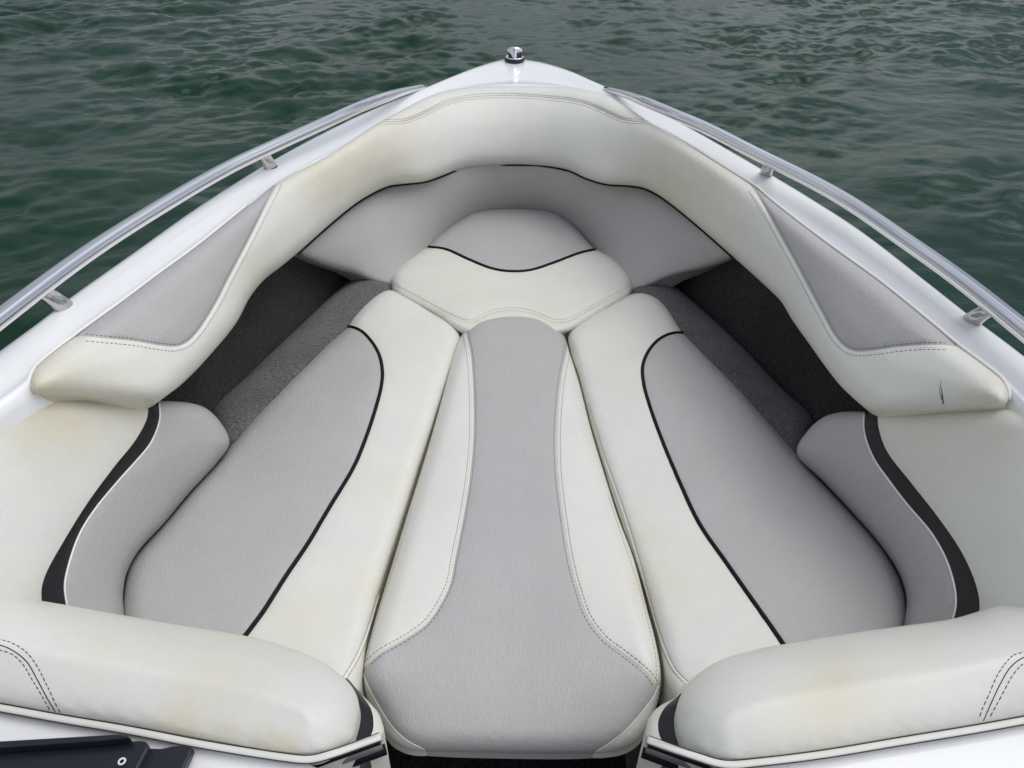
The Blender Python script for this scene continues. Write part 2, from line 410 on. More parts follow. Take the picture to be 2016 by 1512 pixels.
    for k in [-1] + list(range(len(panels))):
        Fk = F[who == k]
        if not len(Fk): continue
        nm, mt = default if k < 0 else panels[k][:2]
        us = np.unique(Fk); mp = -np.ones(n, int); mp[us] = np.arange(len(us))
        VV = [P[i] for i in us]; FF = [tuple(mp[f]) for f in Fk]; ST = [st[i] for i in us]
        if skirt:
            be = bE[who[bF] == k]; cache = {}
            def col(i):
                if i not in cache:
                    ids = [mp[i]]
                    dv = np.array([0, 0, -(max(.005, P[i, 2] - skirt_to) / skirt if skirt_to else 1.0)]) if skdir == 'z' else ((-nrm[i] * (1 - tz(P0[i, 2]) * .6) + np.array([0, 0, -1.0]) * tz(P0[i, 2])) if skdir == 'nz' else (-nrm[i] if skdir == 'n' else np.array(skdir)))
                    for f in (.12, .4, 1.0):
                        ids.append(len(VV)); VV.append(P[i] + dv * skirt * f); ST.append(st[i])
                    cache[i] = ids
                return cache[i]
            for a, b_ in be:
                ca, cb = col(a), col(b_)
                for j in range(3): FF.append((cb[j], ca[j], ca[j + 1], cb[j + 1]))
        o = mesh_obj(nm, VV, FF, M[mt], parent)
        a_ = o.data.attributes.new('stain', 'FLOAT', 'POINT'); a_.data.foreach_set('value', np.clip(np.array(ST, dtype=float), 0, 1))
        out.append(o)
    loop = None
    return dict(objs=out, bvh=bvh, outline=O2, edge=BP)

def drape(bvh, line, step=6.0, lift=0.0, trim=True):
    s = smooth(line, False, step); d = rays(s[:, :2]); out = []
    for k in range(len(s)):
        hit = bvh.ray_cast(CAM, Vector(d[k]), 10)
        if hit[0] is not None:
            nn = hit[1]
            if nn.dot(Vector(d[k])) > 0: nn = -nn
            out.append((hit[0] + nn * lift, nn))
    return out
def shift(line, off):
    s = smooth(line, False, 8.0)[:, :2]; t = np.gradient(s, axis=0); t /= np.linalg.norm(t, axis=1)[:, None] + 1e-9
    return [tuple(p) for p in (s + np.stack([-t[:, 1], t[:, 0]], 1) * off)]
def pipe_on(name, p, line, rad, mat, parent, lift=0.0, **k):
    q = drape(p['bvh'], line, 5.0, lift)
    if len(q) > 2: return tube(name, [a for a, _ in q], rad, M[mat], parent, seg=8, **k)
def edge_tube(name, p, a, b, rad, mat, parent, dz=0.0, taper=False):
    O_ = p['outline']; i = int(np.argmin(((O_ - a) ** 2).sum(1))); j = int(np.argmin(((O_ - b) ** 2).sum(1)))
    ids = list(range(i, j + 1)) if i <= j else list(range(i, len(O_))) + list(range(0, j + 1))
    P = [Vector(p['edge'][k]) + Vector((0, 0, dz)) for k in ids]
    if taper: rad = [rad * min(1, .1 + k_ / 14) for k_ in range(len(P))]
    return tube(name, P, rad, M[mat], parent, seg=8)
def stitch_on(p, lines, parent, mat='thread', **k):
    for l in lines: dashes('stitching', [drape(p['bvh'], l, 4.0)], M[mat], parent, **k)
def loc_of(poly, z):
    P = at_many([q[:2] for q in poly], z); return Vector((P[:, 0].mean(), P[:, 1].mean(), z))
def zz(pts, z): return [(p[0], p[1], z) if len(p) == 2 else p for p in pts]
# ================================================================ THE WATER
def axis(a0, a1, st, far):
    c = list(np.arange(a0, a1 + 1e-6, st)); s = st
    lo, hi = c[0], c[-1]
    while hi < far:
        s *= 1.03 if s < .11 else 1.4; hi += s; lo -= s; c.append(hi); c.insert(0, lo)
    return np.array(c)
xs = axis(-6.5, 6.5, .021, 2500); ys = axis(.5, 10.5, .021, 2500)
X, Y = np.meshgrid(xs, ys)
# wind ripples: random sea with equal steepness per octave, mostly running one way
NT, TS = 1024, 14.0
kx = np.fft.fftfreq(NT, TS / NT)[None, :] * 2 * math.pi; ky = np.fft.fftfreq(NT, TS / NT)[:, None] * 2 * math.pi
K = np.hypot(kx, ky); K[0, 0] = 1e9; th = np.arctan2(ky, kx)
rs = np.random.RandomState(5)
kp = 2 * math.pi / 1.15
def sea(th0, spread, kp, cut):
    D = spread + (1 - spread) * np.cos(th - th0) ** 4
    A = np.sqrt(np.exp(-(kp / K) ** 2) * np.exp(-(K * cut) ** 2) * D) / K ** 2
    return A * np.fft.fft2(rs.randn(NT, NT))
H = sea(2.0, .10, kp, .010) + .7 * sea(1.25, .3, kp * 3, .009)
def fld(h): return np.real(np.fft.ifft2(h))
sl_x = fld(1j * kx * H); sl_y = fld(1j * ky * H); sc_ = .205 / math.sqrt((sl_x ** 2 + sl_y ** 2).mean())
fz, fx_, fy_ = fld(H) * sc_, fld(1j * kx / K * H) * sc_, fld(1j * ky / K * H) * sc_
def samp(f):
    u_ = ((X % TS) / TS * NT); v_ = ((Y % TS) / TS * NT); i0 = np.floor(u_).astype(int); j0 = np.floor(v_).astype(int); a = u_ - i0; c = v_ - j0
    i0 %= NT; j0 %= NT; i1 = (i0 + 1) % NT; j1 = (j0 + 1) % NT
    return (f[j0, i0] * (1 - a) + f[j0, i1] * a) * (1 - c) + (f[j1, i0] * (1 - a) + f[j1, i1] * a) * c
lowf = fld(np.exp(-(K / 3.2) ** 2) * np.fft.fft2(rs.randn(NT, NT))); lowf /= lowf.std(); gust = np.clip(1 + .38 * samp(lowf), .35, 1.7)
Z = samp(fz) * gust; DX = -samp(fx_) * .35; DY = -samp(fy_) * .35
fade = np.clip(np.minimum(np.minimum(X + 9.3, 9.3 - X), np.minimum(Y + 2.2, 13.3 - Y)) / 2.8, 0, 1); Z *= fade; X = X + DX * fade; Y = Y + DY * fade
ny, nx = X.shape
co_ = np.stack([X, Y, Z], 2).reshape(-1, 3)
ii = np.arange(ny * nx).reshape(ny, nx)
q = np.stack([ii[:-1, :-1], ii[:-1, 1:], ii[1:, 1:], ii[1:, :-1]], 2).reshape(-1, 4)
me = bpy.data.meshes.new('water'); me.vertices.add(len(co_)); me.vertices.foreach_set('co', co_.ravel())
me.loops.add(q.size); me.loops.foreach_set('vertex_index', q.ravel().astype(np.int32))
me.polygons.add(len(q)); me.polygons.foreach_set('loop_start', np.arange(0, q.size, 4, dtype=np.int32)); me.polygons.foreach_set('loop_total', np.full(len(q), 4, np.int32))
me.polygons.foreach_set('use_smooth', [True] * len(q)); me.update(); me.validate(); me.materials.append(M['water'])
wo = link(bpy.data.objects.new('water', me)); wo['kind'] = 'structure'

# ================================================================ THE BOAT
ZG = .80
boat = thing('motorboat', 'white open bow motorboat with steel grab rails, floating on dark green water', 'boat', Vector((0, 1.4, 0)))
pairs = [((-420, 1010), (-420, 1120)), ((-140, 788), (-120, 880)), ((0, 682), (0, 806)), ((82, 622), (66, 756)), ((134, 582), (152, 670)), ((264, 490), (250, 602)), ((392, 400), (386, 497)),
  ((537, 311), (552, 368)), ((678, 237), (692, 286)), ((760, 201), (764, 240)), ((840, 169), (825, 206)), ((897, 145), (870, 190)), ((946, 126), (915, 182)), ((982, 115), (965, 178)), ((1011, 110), (1021, 176)),
  ((1038, 114), (1080, 178)), ((1066, 119), (1120, 181)), ((1120, 136), (1158, 186)), ((1160, 154), (1192, 196)), ((1207, 174), (1226, 218)), ((1290, 212), (1280, 249)), ((1367, 253), (1338, 284)), ((1505, 332), (1480, 373)), ((1600, 388), (1552, 428)),
  ((1700, 452), (1642, 501)), ((1827, 550), (1782, 607)), ((1910, 615), (1878, 686)), ((1958, 650), (1984, 768)), ((2016, 693), (2040, 828)), ((2140, 790), (2150, 895)), ((2440, 1020), (2440, 1130))]
PO = smooth([a + b for a, b in pairs], False, 9.0)
OUT = at_many(PO[:, :2], ZG); INN = at_many(PO[:, 2:], ZG)
ts = [0, .02, .07, .16, .3, .45, .6, .7, .77, .84, .9, .95, 1.0]
hs_ = [-.016, -.006, -.001, 0, -.003, -.007, -.012, -.012, -.008, .0005, .004, .001, -.016]
V = []; F = []; nS = len(OUT); nT = len(ts)
for i in range(nS):
    for t, hh in zip(ts, hs_):
        p = OUT[i] * (1 - t) + INN[i] * t; V.append((p[0], p[1], p[2] + hh))
for i in range(nS - 1):
    for k in range(nT - 1): F.append((i * nT + k, i * nT + k + 1, (i + 1) * nT + k + 1, (i + 1) * nT + k))
# the inner lip goes down behind the pads
o0 = len(V)
for i in range(nS): V.append((INN[i][0], INN[i][1], ZG - .05))
for i in range(nS - 1): F.append((i * nT + nT - 1, o0 + i, o0 + i + 1, (i + 1) * nT + nT - 1))
F = [f[::-1] for f in F]
deck = mesh_obj('deck', V, F, M['gelcoat'], boat)
# hull side, running in towards the waterline
V = []; F = []; prof = [(0, ZG - .016), (.012, ZG - .03), (.012, ZG - .05), (.0, ZG - .055), (-.02, .6), (-.07, .35), (-.16, .1), (-.30, -.15), (-.6, -.35)]
tg = np.gradient(OUT, axis=0); tg /= np.linalg.norm(tg, axis=1)[:, None]; on = np.stack([-tg[:, 1], tg[:, 0], 0 * tg[:, 0]], 1)
for _ in range(30):
    on[1:-1] = (on[:-2] + on[1:-1] * 2 + on[2:]) / 4
cx_ = OUT[nS // 2, 0]
for i in range(nS):
    for e, z_ in prof:
        # flare is taken towards the keel line below the stem
        k = max(0.0, -e)
        p = OUT[i] + on[i] * max(e, 0)
        x_ = p[0] + (cx_ - p[0]) * min(1, k * 1.1); y_ = p[1] - k * .9 * (.35 + .65 * (p[1] / OUT[:, 1].max()))
        V.append((x_, y_, z_))
m_ = len(prof)
for i in range(nS - 1):
    for k in range(m_ - 1): F.append((i * m_ + k, i * m_ + k + 1, (i + 1) * m_ + k + 1, (i + 1) * m_ + k))
mesh_obj('hull', V, F, M['gelcoat'], boat)
# inner liner: carpeted sides and sole
def scaled(P, f, z_):
    c = np.array([cx_, 1.2, 0]); q = c + (P - c) * f; q[:, 2] = z_; return q
liner_top = scaled(OUT, .95, ZG - .03); liner_mid = scaled(OUT, .94, .55); liner_low = scaled(OUT, .90, .30)
V = [tuple(p) for p in liner_top] + [tuple(p) for p in liner_mid] + [tuple(p) for p in liner_low]; F = []
for L_ in (0, 1):
    for i in range(nS - 1): F.append((L_ * nS + i, L_ * nS + i + 1, (L_ + 1) * nS + i + 1, (L_ + 1) * nS + i))
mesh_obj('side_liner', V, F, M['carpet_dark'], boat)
# cockpit sole, split round the walkway well
mid = nS // 2
yw = .80
low = [tuple(p) for p in liner_low]
selL = [p for p in low[:mid + 1] if p[1] > -.2]; selR = [p for p in low[mid + 1:] if p[1] > -.2]
well = [(cx_ + .26, selR[-1][1]), (cx_ + .26, yw), (cx_ - .26, yw), (cx_ - .26, selL[0][1])]
ring_ = selL + selR + [(a, b_, .30) for a, b_ in well]
tri = geometry.tessellate_polygon([[Vector(p) for p in ring_]])
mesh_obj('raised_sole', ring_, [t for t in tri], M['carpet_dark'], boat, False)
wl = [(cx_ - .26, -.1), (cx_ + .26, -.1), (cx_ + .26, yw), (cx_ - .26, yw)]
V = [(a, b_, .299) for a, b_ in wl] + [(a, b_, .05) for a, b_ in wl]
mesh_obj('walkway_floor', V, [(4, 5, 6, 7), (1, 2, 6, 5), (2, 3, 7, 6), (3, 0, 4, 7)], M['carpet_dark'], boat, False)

# carpeted ridges beside the seats
RL = zz([(690, 549), (708, 540), (730, 537), (755, 543), (775, 562), (765, 600), (700, 672), (570, 800), (456, 905), (436, 880), (416, 815), (486, 740), (590, 641)], .395)
RR = zz([(1240, 562), (1256, 550), (1280, 544), (1306, 543), (1322, 556), (1396, 621), (1469, 690), (1540, 764), (1603, 830), (1595, 860), (1576, 905), (1450, 800), (1340, 690), (1250, 610)], .395)
for nm, out_ in (('carpeted_ridge', RL), ('carpeted_ridge', RR)):
    pad(boat, out_, default=(nm, 'carpet'), r=.042, dome=.010, skirt=.13, step=10, lump=.002)

# grab rails
RAILL = [(838, 170, .798), (815, 175, .808), (790, 181, .822), (748, 195, .842), (700, 214, .85), (648, 238, .85), (549, 283, .85), (450, 330, .85), (328, 400, .85), (174, 498, .85), (0, 627, .85), (-180, 770, .85), (-420, 975, .85)]
RAILR = [(1192, 175, .798), (1212, 180, .808), (1236, 187, .822), (1274, 202, .842), (1325, 224, .85), (1388, 251, .85), (1492, 304, .85), (1600, 358, .85), (1674, 400, .85), (1780, 472, .85), (1890, 550, .85), (2016, 650, .85), (2200, 800, .85), (2440, 1000, .85)]
def stanchion(px_top, px_base, rail, line):
    a0 = at(px_top[0], px_top[1], .85); k_ = min(range(1, len(line) - 1), key=lambda q: (line[q] - a0).length)
    a = line[k_].copy(); al = (line[k_ + 1] - line[k_ - 1]); al.z = 0; al.normalize()
    b_ = at(px_base[0], px_base[1], ZG - .004); fr = Vector((-al.y, al.x, 0))
    if fr.x * (cx_ - a.x) < 0: fr = -fr                     # inboard
    V = []; F = []; n1, n2 = 24, 36
    for i in range(n1):
        t = i / (n1 - 1); wdt = .0150 + .0035 * t; dep = .0080 + .0035 * t
        c = a.lerp(b_, t); c = c + Vector((0, 0, .010 * math.sin(math.pi * t) * .5))
        g = min(1, max(0, (t - .12) / .12)) * min(1, max(0, (.80 - t) / .25))
        for k in range(n2):
            an = 2 * math.pi * k / n2; d_ = abs(((an - math.pi / 2 + math.pi) % (2 * math.pi)) - math.pi)
            f = 1 - .9 * g / (1 + math.exp((d_ - .62 * (1.15 - .5 * t)) / .07))
            V.append(c + al * math.cos(an) * wdt + (fr * math.sin(an) * dep) * f)
    for i in range(n1 - 1):
        for k in range(n2):
            F.append((i * n2 + k, i * n2 + (k + 1) % n2, (i + 1) * n2 + (k + 1) % n2, (i + 1) * n2 + k))
    mesh_obj('stanchion', V, F, M['satin'], rail)
    fo = [b_ + al * math.cos(q * math.pi / 16) * .0192 + fr * math.sin(q * math.pi / 16) * .0122 + Vector((0, 0, .0005)) for q in range(32)]
    tube('gasket', fo, .0011, M['plastic'], rail, seg=6, closed=True)
for rp, sts in ((RAILL, [((513, 301), (533, 330)), ((80, 570), (128, 605)), ]), (RAILR, [((1526, 319), (1507, 345)), ((1956, 604), (1911, 632))])):
    s = smooth(rp, False, 10); pts = [at(a, b_, c) for a, b_, c in s]
    rad = [.0150 * min(1, .55 + .06 * i) for i in range(len(pts))]
    rl = tube('grab_rail', pts, rad, M['steel'], boat, seg=24, flat=(1.05, .92))
    for a, b_ in sts: stanchion(a, b_, rl, pts)

# bow light
lc = at(1013, 119, ZG + .002)
light = mesh_obj('bow_light', *(lambda: ([(lc.x + .034 * math.cos(a) * f, lc.y + .034 * math.sin(a) * f, lc.z + z_) for f, z_ in ((1.0, 0), (1.03, .003), (1.0, .009), (.9, .0105)) for a in [2 * math.pi * k / 40 for k in range(40)]],
    [(i * 40 + k, i * 40 + (k + 1) % 40, (i + 1) * 40 + (k + 1) % 40, (i + 1) * 40 + k) for i in range(3) for k in range(40)] + [tuple(120 + k for k in range(40))]))(), M['plastic'], boat)
# chrome dish
V = []; F = []
dish = [(.0325, .0100), (.0325, .0125), (.030, .0135), (.025, .011), (.012, .0106), (.0, .0106)]
for rr_, z_ in dish:
    for k in range(40): a = 2 * math.pi * k / 40; V.append((lc.x + rr_ * math.cos(a), lc.y + rr_ * math.sin(a), lc.z + z_))
for i in range(len(dish) - 1):
    for k in range(40): F.append((i * 40 + k, i * 40 + (k + 1) % 40, (i + 1) * 40 + (k + 1) % 40, (i + 1) * 40 + k))
mesh_obj('chrome_ring', V, F, M['steel'], light)
# red/green lens body behind the shield
V = []; F = []; rl_ = [(.024, .010), (.024, .022), (.020, .030), (.010, .034), (.0, .035)]
for rr_, z_ in rl_:
    for k in range(32): a = 2 * math.pi * k / 32; V.append((lc.x + .002 + rr_ * math.cos(a), lc.y + .004 + rr_ * math.sin(a), lc.z + z_))
for i in range(len(rl_) - 1):
    for k in range(32): F.append((i * 32 + k, i * 32 + (k + 1) % 32, (i + 1) * 32 + (k + 1) % 32, (i + 1) * 32 + k))
mesh_obj('lens', V, F, M['lens'], light)
# fan-shaped chrome shield: narrow prow at the base, spreading upwards
V = []; F = []; nr = 9; nc = 25
for i in range(nr):
    t = i / (nr - 1); zf = .0105 + .026 * t ** .9; hw = .0035 + .0215 * t ** .8
    for k in range(nc):
        u_ = -1 + 2 * k / (nc - 1); crown = .008 * (1 - u_ * u_) * t ** 2
        V.append((lc.x + u_ * hw, lc.y - .031 * (1 - .72 * t) + .012 * t * u_ * u_ + .007 * abs(u_) ** 1.3 * (1 - t), lc.z + zf + crown))
for i in range(nr - 1):
    for k in range(nc - 1): F.append((i * nc + k, i * nc + k + 1, (i + 1) * nc + k + 1, (i + 1) * nc + k))
o1 = len(V)                                  # the rim turns over forward and gives the shield its thickness
for k in range(nc):
    a = V[(nr - 1) * nc + k]; V.append((a[0] * 1.0, a[1] + .006, a[2] + .001))
for k in range(nc): 
    a = V[(nr - 1) * nc + k]; V.append((a[0], a[1] + .012, a[2] - .012))
for k in range(nc - 1):
    F.append(((nr - 1) * nc + k, (nr - 1) * nc + k + 1, o1 + k + 1, o1 + k)); F.append((o1 + k, o1 + k + 1, o1 + nc + k + 1, o1 + nc + k))
mesh_obj('shield', V, F, M['steel'], light)

# console tops aft of the backrests (flat moulded deck), with a rolled front edge
def slab(name, poly, z_, th, mat, parent, bev=.004, step=20, closed_smooth=False):
    import bmesh
    P = smooth(zz(poly, z_), True, step) if closed_smooth else np.array([(a, b_, z_) for a, b_ in poly], float)
    W = at_many(P[:, :2], z_); bm = bmesh.new()
    f = bm.faces.new([bm.verts.new(p) for p in W]); bm.normal_update()
    if f.normal.z < 0: f.normal_flip()
    bmesh.ops.bevel  # noqa
    r = bmesh.ops.extrude_face_region(bm, geom=[f]); vs = [e for e in r['geom'] if isinstance(e, bmesh.types.BMVert)]
    bmesh.ops.translate(bm, verts=vs, vec=(0, 0, -th)); bmesh.ops.recalc_face_normals(bm, faces=bm.faces)
    if bev: bmesh.ops.bevel(bm, geom=[e for e in bm.edges], offset=bev, segments=3, affect='EDGES', profile=.5)
    off = parent_loc(parent)
    for v_ in bm.verts: v_.co -= off
    me = bpy.data.meshes.new(name); bm.to_mesh(me); bm.free(); me.materials.append(M[mat]); 
    o = link(bpy.data.objects.new(name, me)); o.parent = parent
    return o
slab('console_top', [(-420, 1330), (0, 1396), (252, 1438), (554, 1492), (606, 1500), (640, 1514), (650, 1600), (640, 1760), (-420, 1760)], .625, .03, 'gelcoat', boat, .006)
slab('console_top', [(2440, 1345), (2016, 1418), (1770, 1459), (1498, 1500), (1440, 1506), (1396, 1520), (1386, 1600), (1390, 1760), (2440, 1760)], .625, .03, 'gelcoat', boat, .006)
slab('door_box', [(700, 1508), (734, 1489), (758, 1486), (764, 1500), (768, 1700), (640, 1700), (650, 1535)], .47, .3, 'gelcoat', boat, .008)
slab('door_box', [(1310, 1512), (1282, 1497), (1260, 1493), (1252, 1506), (1248, 1700), (1380, 1700), (1370, 1535)], .47, .3, 'gelcoat', boat, .008)

# black windscreen frame folded on the console
wf = slab('windscreen_frame', [(-300, 1482), (0, 1477), (140, 1466), (276, 1456), (289, 1459), (294, 1470), (272, 1512), (240, 1600), (-300, 1600)], .655, .022, 'plastic', boat, .003)
slab('upper_bar', [(-300, 1470), (0, 1458), (120, 1451), (236, 1444), (251, 1446), (256, 1452), (200, 1458), (0, 1472), (-300, 1486)], .668, .012, 'plastic', wf, .002)
slab('end_bracket', [(293, 1472), (317, 1473), (340, 1468), (357, 1466), (380, 1470), (372, 1490), (352, 1530), (320, 1600), (245, 1600), (274, 1512)], .645, .012, 'plastic', wf, .002)
rc = at(240, 1499, .657)
tube('rivet', [rc + Vector((.0032 * math.cos(a), .0032 * math.sin(a), 0)) for a in [k * math.pi / 8 for k in range(16)]], .0011, M['nylon'], wf, seg=8, closed=True)

# ================================================================ THE BOW BOLSTER
UZ, = (.803,)
bol = [(57, 758, UZ), (61, 742, UZ), (69, 726, UZ), (100, 698, UZ), (149, 661, UZ), (243, 593, UZ), (312, 541, UZ), (382, 490, UZ), (488, 405, UZ), (547, 359, UZ), (629, 315, UZ), (688, 279, UZ), (745, 242, UZ), (787, 219, UZ), (847, 189, UZ), (892, 176, UZ),
  (946, 171, UZ), (1021, 169, UZ), (1090, 171, UZ), (1145, 175, UZ), (1194, 188, UZ), (1230, 208, UZ), (1284, 243, UZ), (1343, 278, UZ), (1442, 340, UZ), (1487, 368, UZ), (1524, 400, UZ), (1628, 480, UZ), (1733, 556, UZ), (1837, 640, UZ), (1885, 680, UZ), (1941, 722, UZ),
  (1974, 750, UZ), (1985, 775, UZ), (1983, 793, .79), (1970, 802, .78), (1930, 806, .76), (1837, 810, .72), (1765, 812, .69), (1715, 808, .67), (1663, 768, .665), (1628, 726, .66), (1594, 678, .66), (1559, 629, .66), (1538, 594, .66), (1510, 566, .655), (1444, 506, .65), (1385, 454, .64), (1326, 405, .635),
  (1295, 383, .632), (1268, 370, .63), (1239, 365, .628), (1194, 362, .625), (1155, 351, .62), (1120, 335, .615), (1070, 326, .61), (1016, 323.5, .61), (946, 326, .61), (907, 332, .615), (867, 347, .62), (837, 357, .625), (793, 362, .63), (765, 366, .63), (730, 382, .635), (698, 402, .64), (649, 442, .645), (587, 497, .65),
  (552, 526, .655), (521, 550, .655), (493, 584, .66), (465, 636, .66), (417, 695, .66), (375, 740, .665), (347, 765, .67), (320, 782, .68), (285, 789, .69), (208, 785, .72), (130, 781, .75), (80, 778, .78), (64, 772, .79)]
triL = [(552, 352), (547, 360), (526, 400), (486, 480), (451, 546), (430, 588), (410, 622), (389, 653), (368, 674), (347, 682), (323, 681), (260, 671), (208, 666), (165, 662), (140, 662)]
triR = [(1470, 352), (1482, 371), (1503, 404), (1542, 473), (1587, 556), (1622, 622), (1642, 658), (1663, 682), (1684, 691), (1715, 690), (1767, 683), (1819, 679), (1870, 680), (1900, 684)]
strip = [(735, 237), (758, 240), (798, 238), (837, 223), (877, 203), (922, 192), (996, 188), (1070, 192), (1145, 202), (1184, 217), (1225, 235), (1269, 240), (1300, 236)]
def poly_of(curve, closing): return [tuple(p[:2]) for p in smooth(curve, False, 7.0)] + closing
scr = 0
bt = thing('bow_bolster', 'long cream bolster curving round the bow inside the white deck, with two grey triangles', 'bolster', at(1015, 300, .6))
lowcurve = np.array([p for p in bol[33:]])
bp = pad(bt, bol, seams=[triL, triR, strip], panels=[('grey_insert', 'grey', poly_of(triL, [(60, 640), (540, 300)])), ('grey_insert', 'grey', poly_of(triR, [(1990, 640), (1480, 300)])),
     ('top_strip', 'cream', poly_of(strip, [(1300, 140), (735, 140)]))],
     default=('cover', 'cream'), r=.032, dome=.018, L=.05, skirt=.05, skdir='nz', step=11, normal='mesh', groove=.003,
     stains=[(95, 750, 45, .9), (640, 330, 60, .75), (760, 275, 60, .6), (520, 560, 60, .35), (1330, 330, 70, .6), (1420, 400, 50, .35), (230, 760, 60, .4), (1940, 770, 40, .4)])
for tr in (triL, triR):
    sg = 1 if tr is triL else -1
    t_ = tr[1:-1]
    pipe_on('seam_piping', bp, [tuple(p) for p in shift(t_, -4 * sg)], .0015, 'welt', bt, lift=-.0005)
    stitch_on(bp, [shift(t_, 4.5 * sg), shift(t_, -9 * sg)], bt)
stitch_on(bp, [shift(strip[1:-1], 0), shift(strip[1:-1], -4.5), shift(strip[1:-1], 4.5)], bt, 'thread', r=.0007)
# piping round the outer edge and the black piping bead along the lower edge
edge_tube('edge_piping', bp, (1284, 243), (1983, 790), .0028, 'welt', bt, .003, True)
edge_tube('edge_piping', bp, (72, 779), (488, 405), .0028, 'welt', bt, .003)
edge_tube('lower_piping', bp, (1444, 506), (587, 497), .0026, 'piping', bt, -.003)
for q in ([(1853, 742), (1852, 757), (1855, 775), (1857, 795)], [(1848, 752), (1850, 770), (1855, 788)]):
    pipe_on('scuff_mark', bp, q, [.0003 + .0012 * math.sin(math.pi * i / 30) for i in range(60)], 'thread', bt, lift=-.0004)

# ================================================================ BOW BACKREST (grey, below the bolster)
br = [(585, 498, .60), (640, 440, .62), (700, 392, .62), (790, 350, .62), (860, 340, .62), (930, 318, .62), (1016, 312, .62), (1100, 318, .62), (1160, 338, .62), (1239, 352, .62), (1320, 388, .62), (1385, 440, .62), (1446, 503, .60),
  (1420, 518, .55), (1393, 527, .53), (1355, 536, .50), (1318, 546, .47), (1275, 565, .43), (1225, 580, .39), (1180, 525, .37), (1135, 478, .36), (1090, 448, .36), (1015, 440, .36), (940, 448, .36), (890, 474, .36), (840, 515, .37), (790, 566, .39), (745, 560, .42), (698, 541, .46), (665, 532, .49), (634, 521, .53), (606, 509, .57)]
bb = thing('curved_cushion', 'grey vinyl back cushion wrapped round the bow end below the cream bolster', 'cushion', at(1015, 400, .45))
pad(bb, br, default=('cover', 'grey'), r=.018, dome=.016, L=.05, skirt=.05, skdir='nz', normal='mesh', lump=.0012, step=10)

# ================================================================ SEAT CUSHIONS
ZS = .425
fs = [(770, 561), (773, 543), (798, 516), (837, 488), (866, 462), (897, 437), (925, 416), (961, 408), (1015, 407), (1070, 408), (1100, 416), (1135, 449), (1170, 488), (1204, 506), (1236, 538), (1244, 558), (1241, 578), (1194, 611), (1115, 656), (1060, 664), (960, 664), (909, 657), (847, 617), (778, 580)]
t = thing('bow_cushion', 'trapezoid bow seat cushion, grey front half and cream back half split by black piping', 'seat cushion', at(1010, 530, .36), 'bow seat cushions')
cur = [(830, 482), (842, 486), (877, 491), (922, 511), (971, 530), (1011, 535), (1046, 532), (1095, 516), (1140, 499), (1175, 491), (1190, 489)]
seam2 = [(768, 556), (785, 567), (847, 600), (905, 629), (927, 633), (971, 613), (1011, 609), (1046, 614), (1090, 631), (1115, 631), (1170, 603), (1225, 573), (1248, 558)]
p = pad(t, zz(fs, ZS), seams=[cur, seam2], panels=[('grey_panel', 'grey', poly_of(cur, [(1200, 380), (820, 380)])), ('side_band', 'cream', poly_of(seam2, [(1260, 700), (760, 700)]))], default=('cream_panel', 'cream'),
    r=.03, dome=.012, L=.06, skirt=.07, skirt_to=.35, step=9, groove=.002, stains=[(880, 560, 50, .35), (1000, 590, 60, .3), (1120, 590, 50, .3)])
pipe_on('black_piping', p, cur, .0048, 'piping', t, lift=.0006)
stitch_on(p, [shift(seam2[1:-1], -3), shift(seam2[1:-1], 3)], t, 'pale_thread')

# long side seats
ls = [(681, 643), (693, 625), (723, 592), (748, 575), (770, 571), (808, 583), (847, 610), (893, 640), (906, 662), (900, 685), (876, 762), (848, 850), (820, 935), (790, 1030), (760, 1125), (738, 1200), (722, 1270), (714, 1330), (703, 1370), (640, 1370), (560, 1350), (400, 1320), (280, 1290), (247, 1240), (242, 1200), (244, 1163), (252, 1123), (272, 1088), (323, 1032), (373, 972), (428, 911), (454, 877), (504, 817), (570, 748), (630, 690)]
t = thing('bow_cushion', 'long left seat cushion, grey outer panel and cream inner strip with curved black piping', 'seat cushion', at(560, 950, .36), 'bow seat cushions')
cur = [(655, 655), (670, 648), (684, 643), (708, 650), (728, 668), (746, 697), (753, 730), (751, 760), (741, 800), (721, 861), (696, 921), (650, 997), (605, 1073), (564, 1133), (519, 1204), (484, 1251), (440, 1310), (420, 1350)]
s2 = [(905, 700), (870, 815), (815, 985), (781, 1073), (748, 1165), (722, 1250), (700, 1300), (678, 1336), (655, 1375)]
p = pad(t, zz(ls, ZS), seams=[cur, s2], panels=[('grey_panel', 'grey', poly_of(cur, [(200, 1400), (200, 1100), (560, 650)])), ], default=('cream_panel', 'cream'),
    r=.03, dome=.016, L=.09, skirt=.09, skirt_to=.35, step=11, groove=.0018, stains=[(800, 700, 70, .25), (600, 1230, 60, .4), (780, 960, 60, .3), (730, 1150, 40, .5)])
pipe_on('black_piping', p, cur, .0040, 'piping', t, lift=.0006)
pipe_on('seam_piping', p, s2[2:], .0016, 'welt', t, lift=-.0004)
stitch_on(p, [shift(s2[1:], -4), shift(s2[1:], 4)], t, 'pale_thread', length=.006, gap=.001)

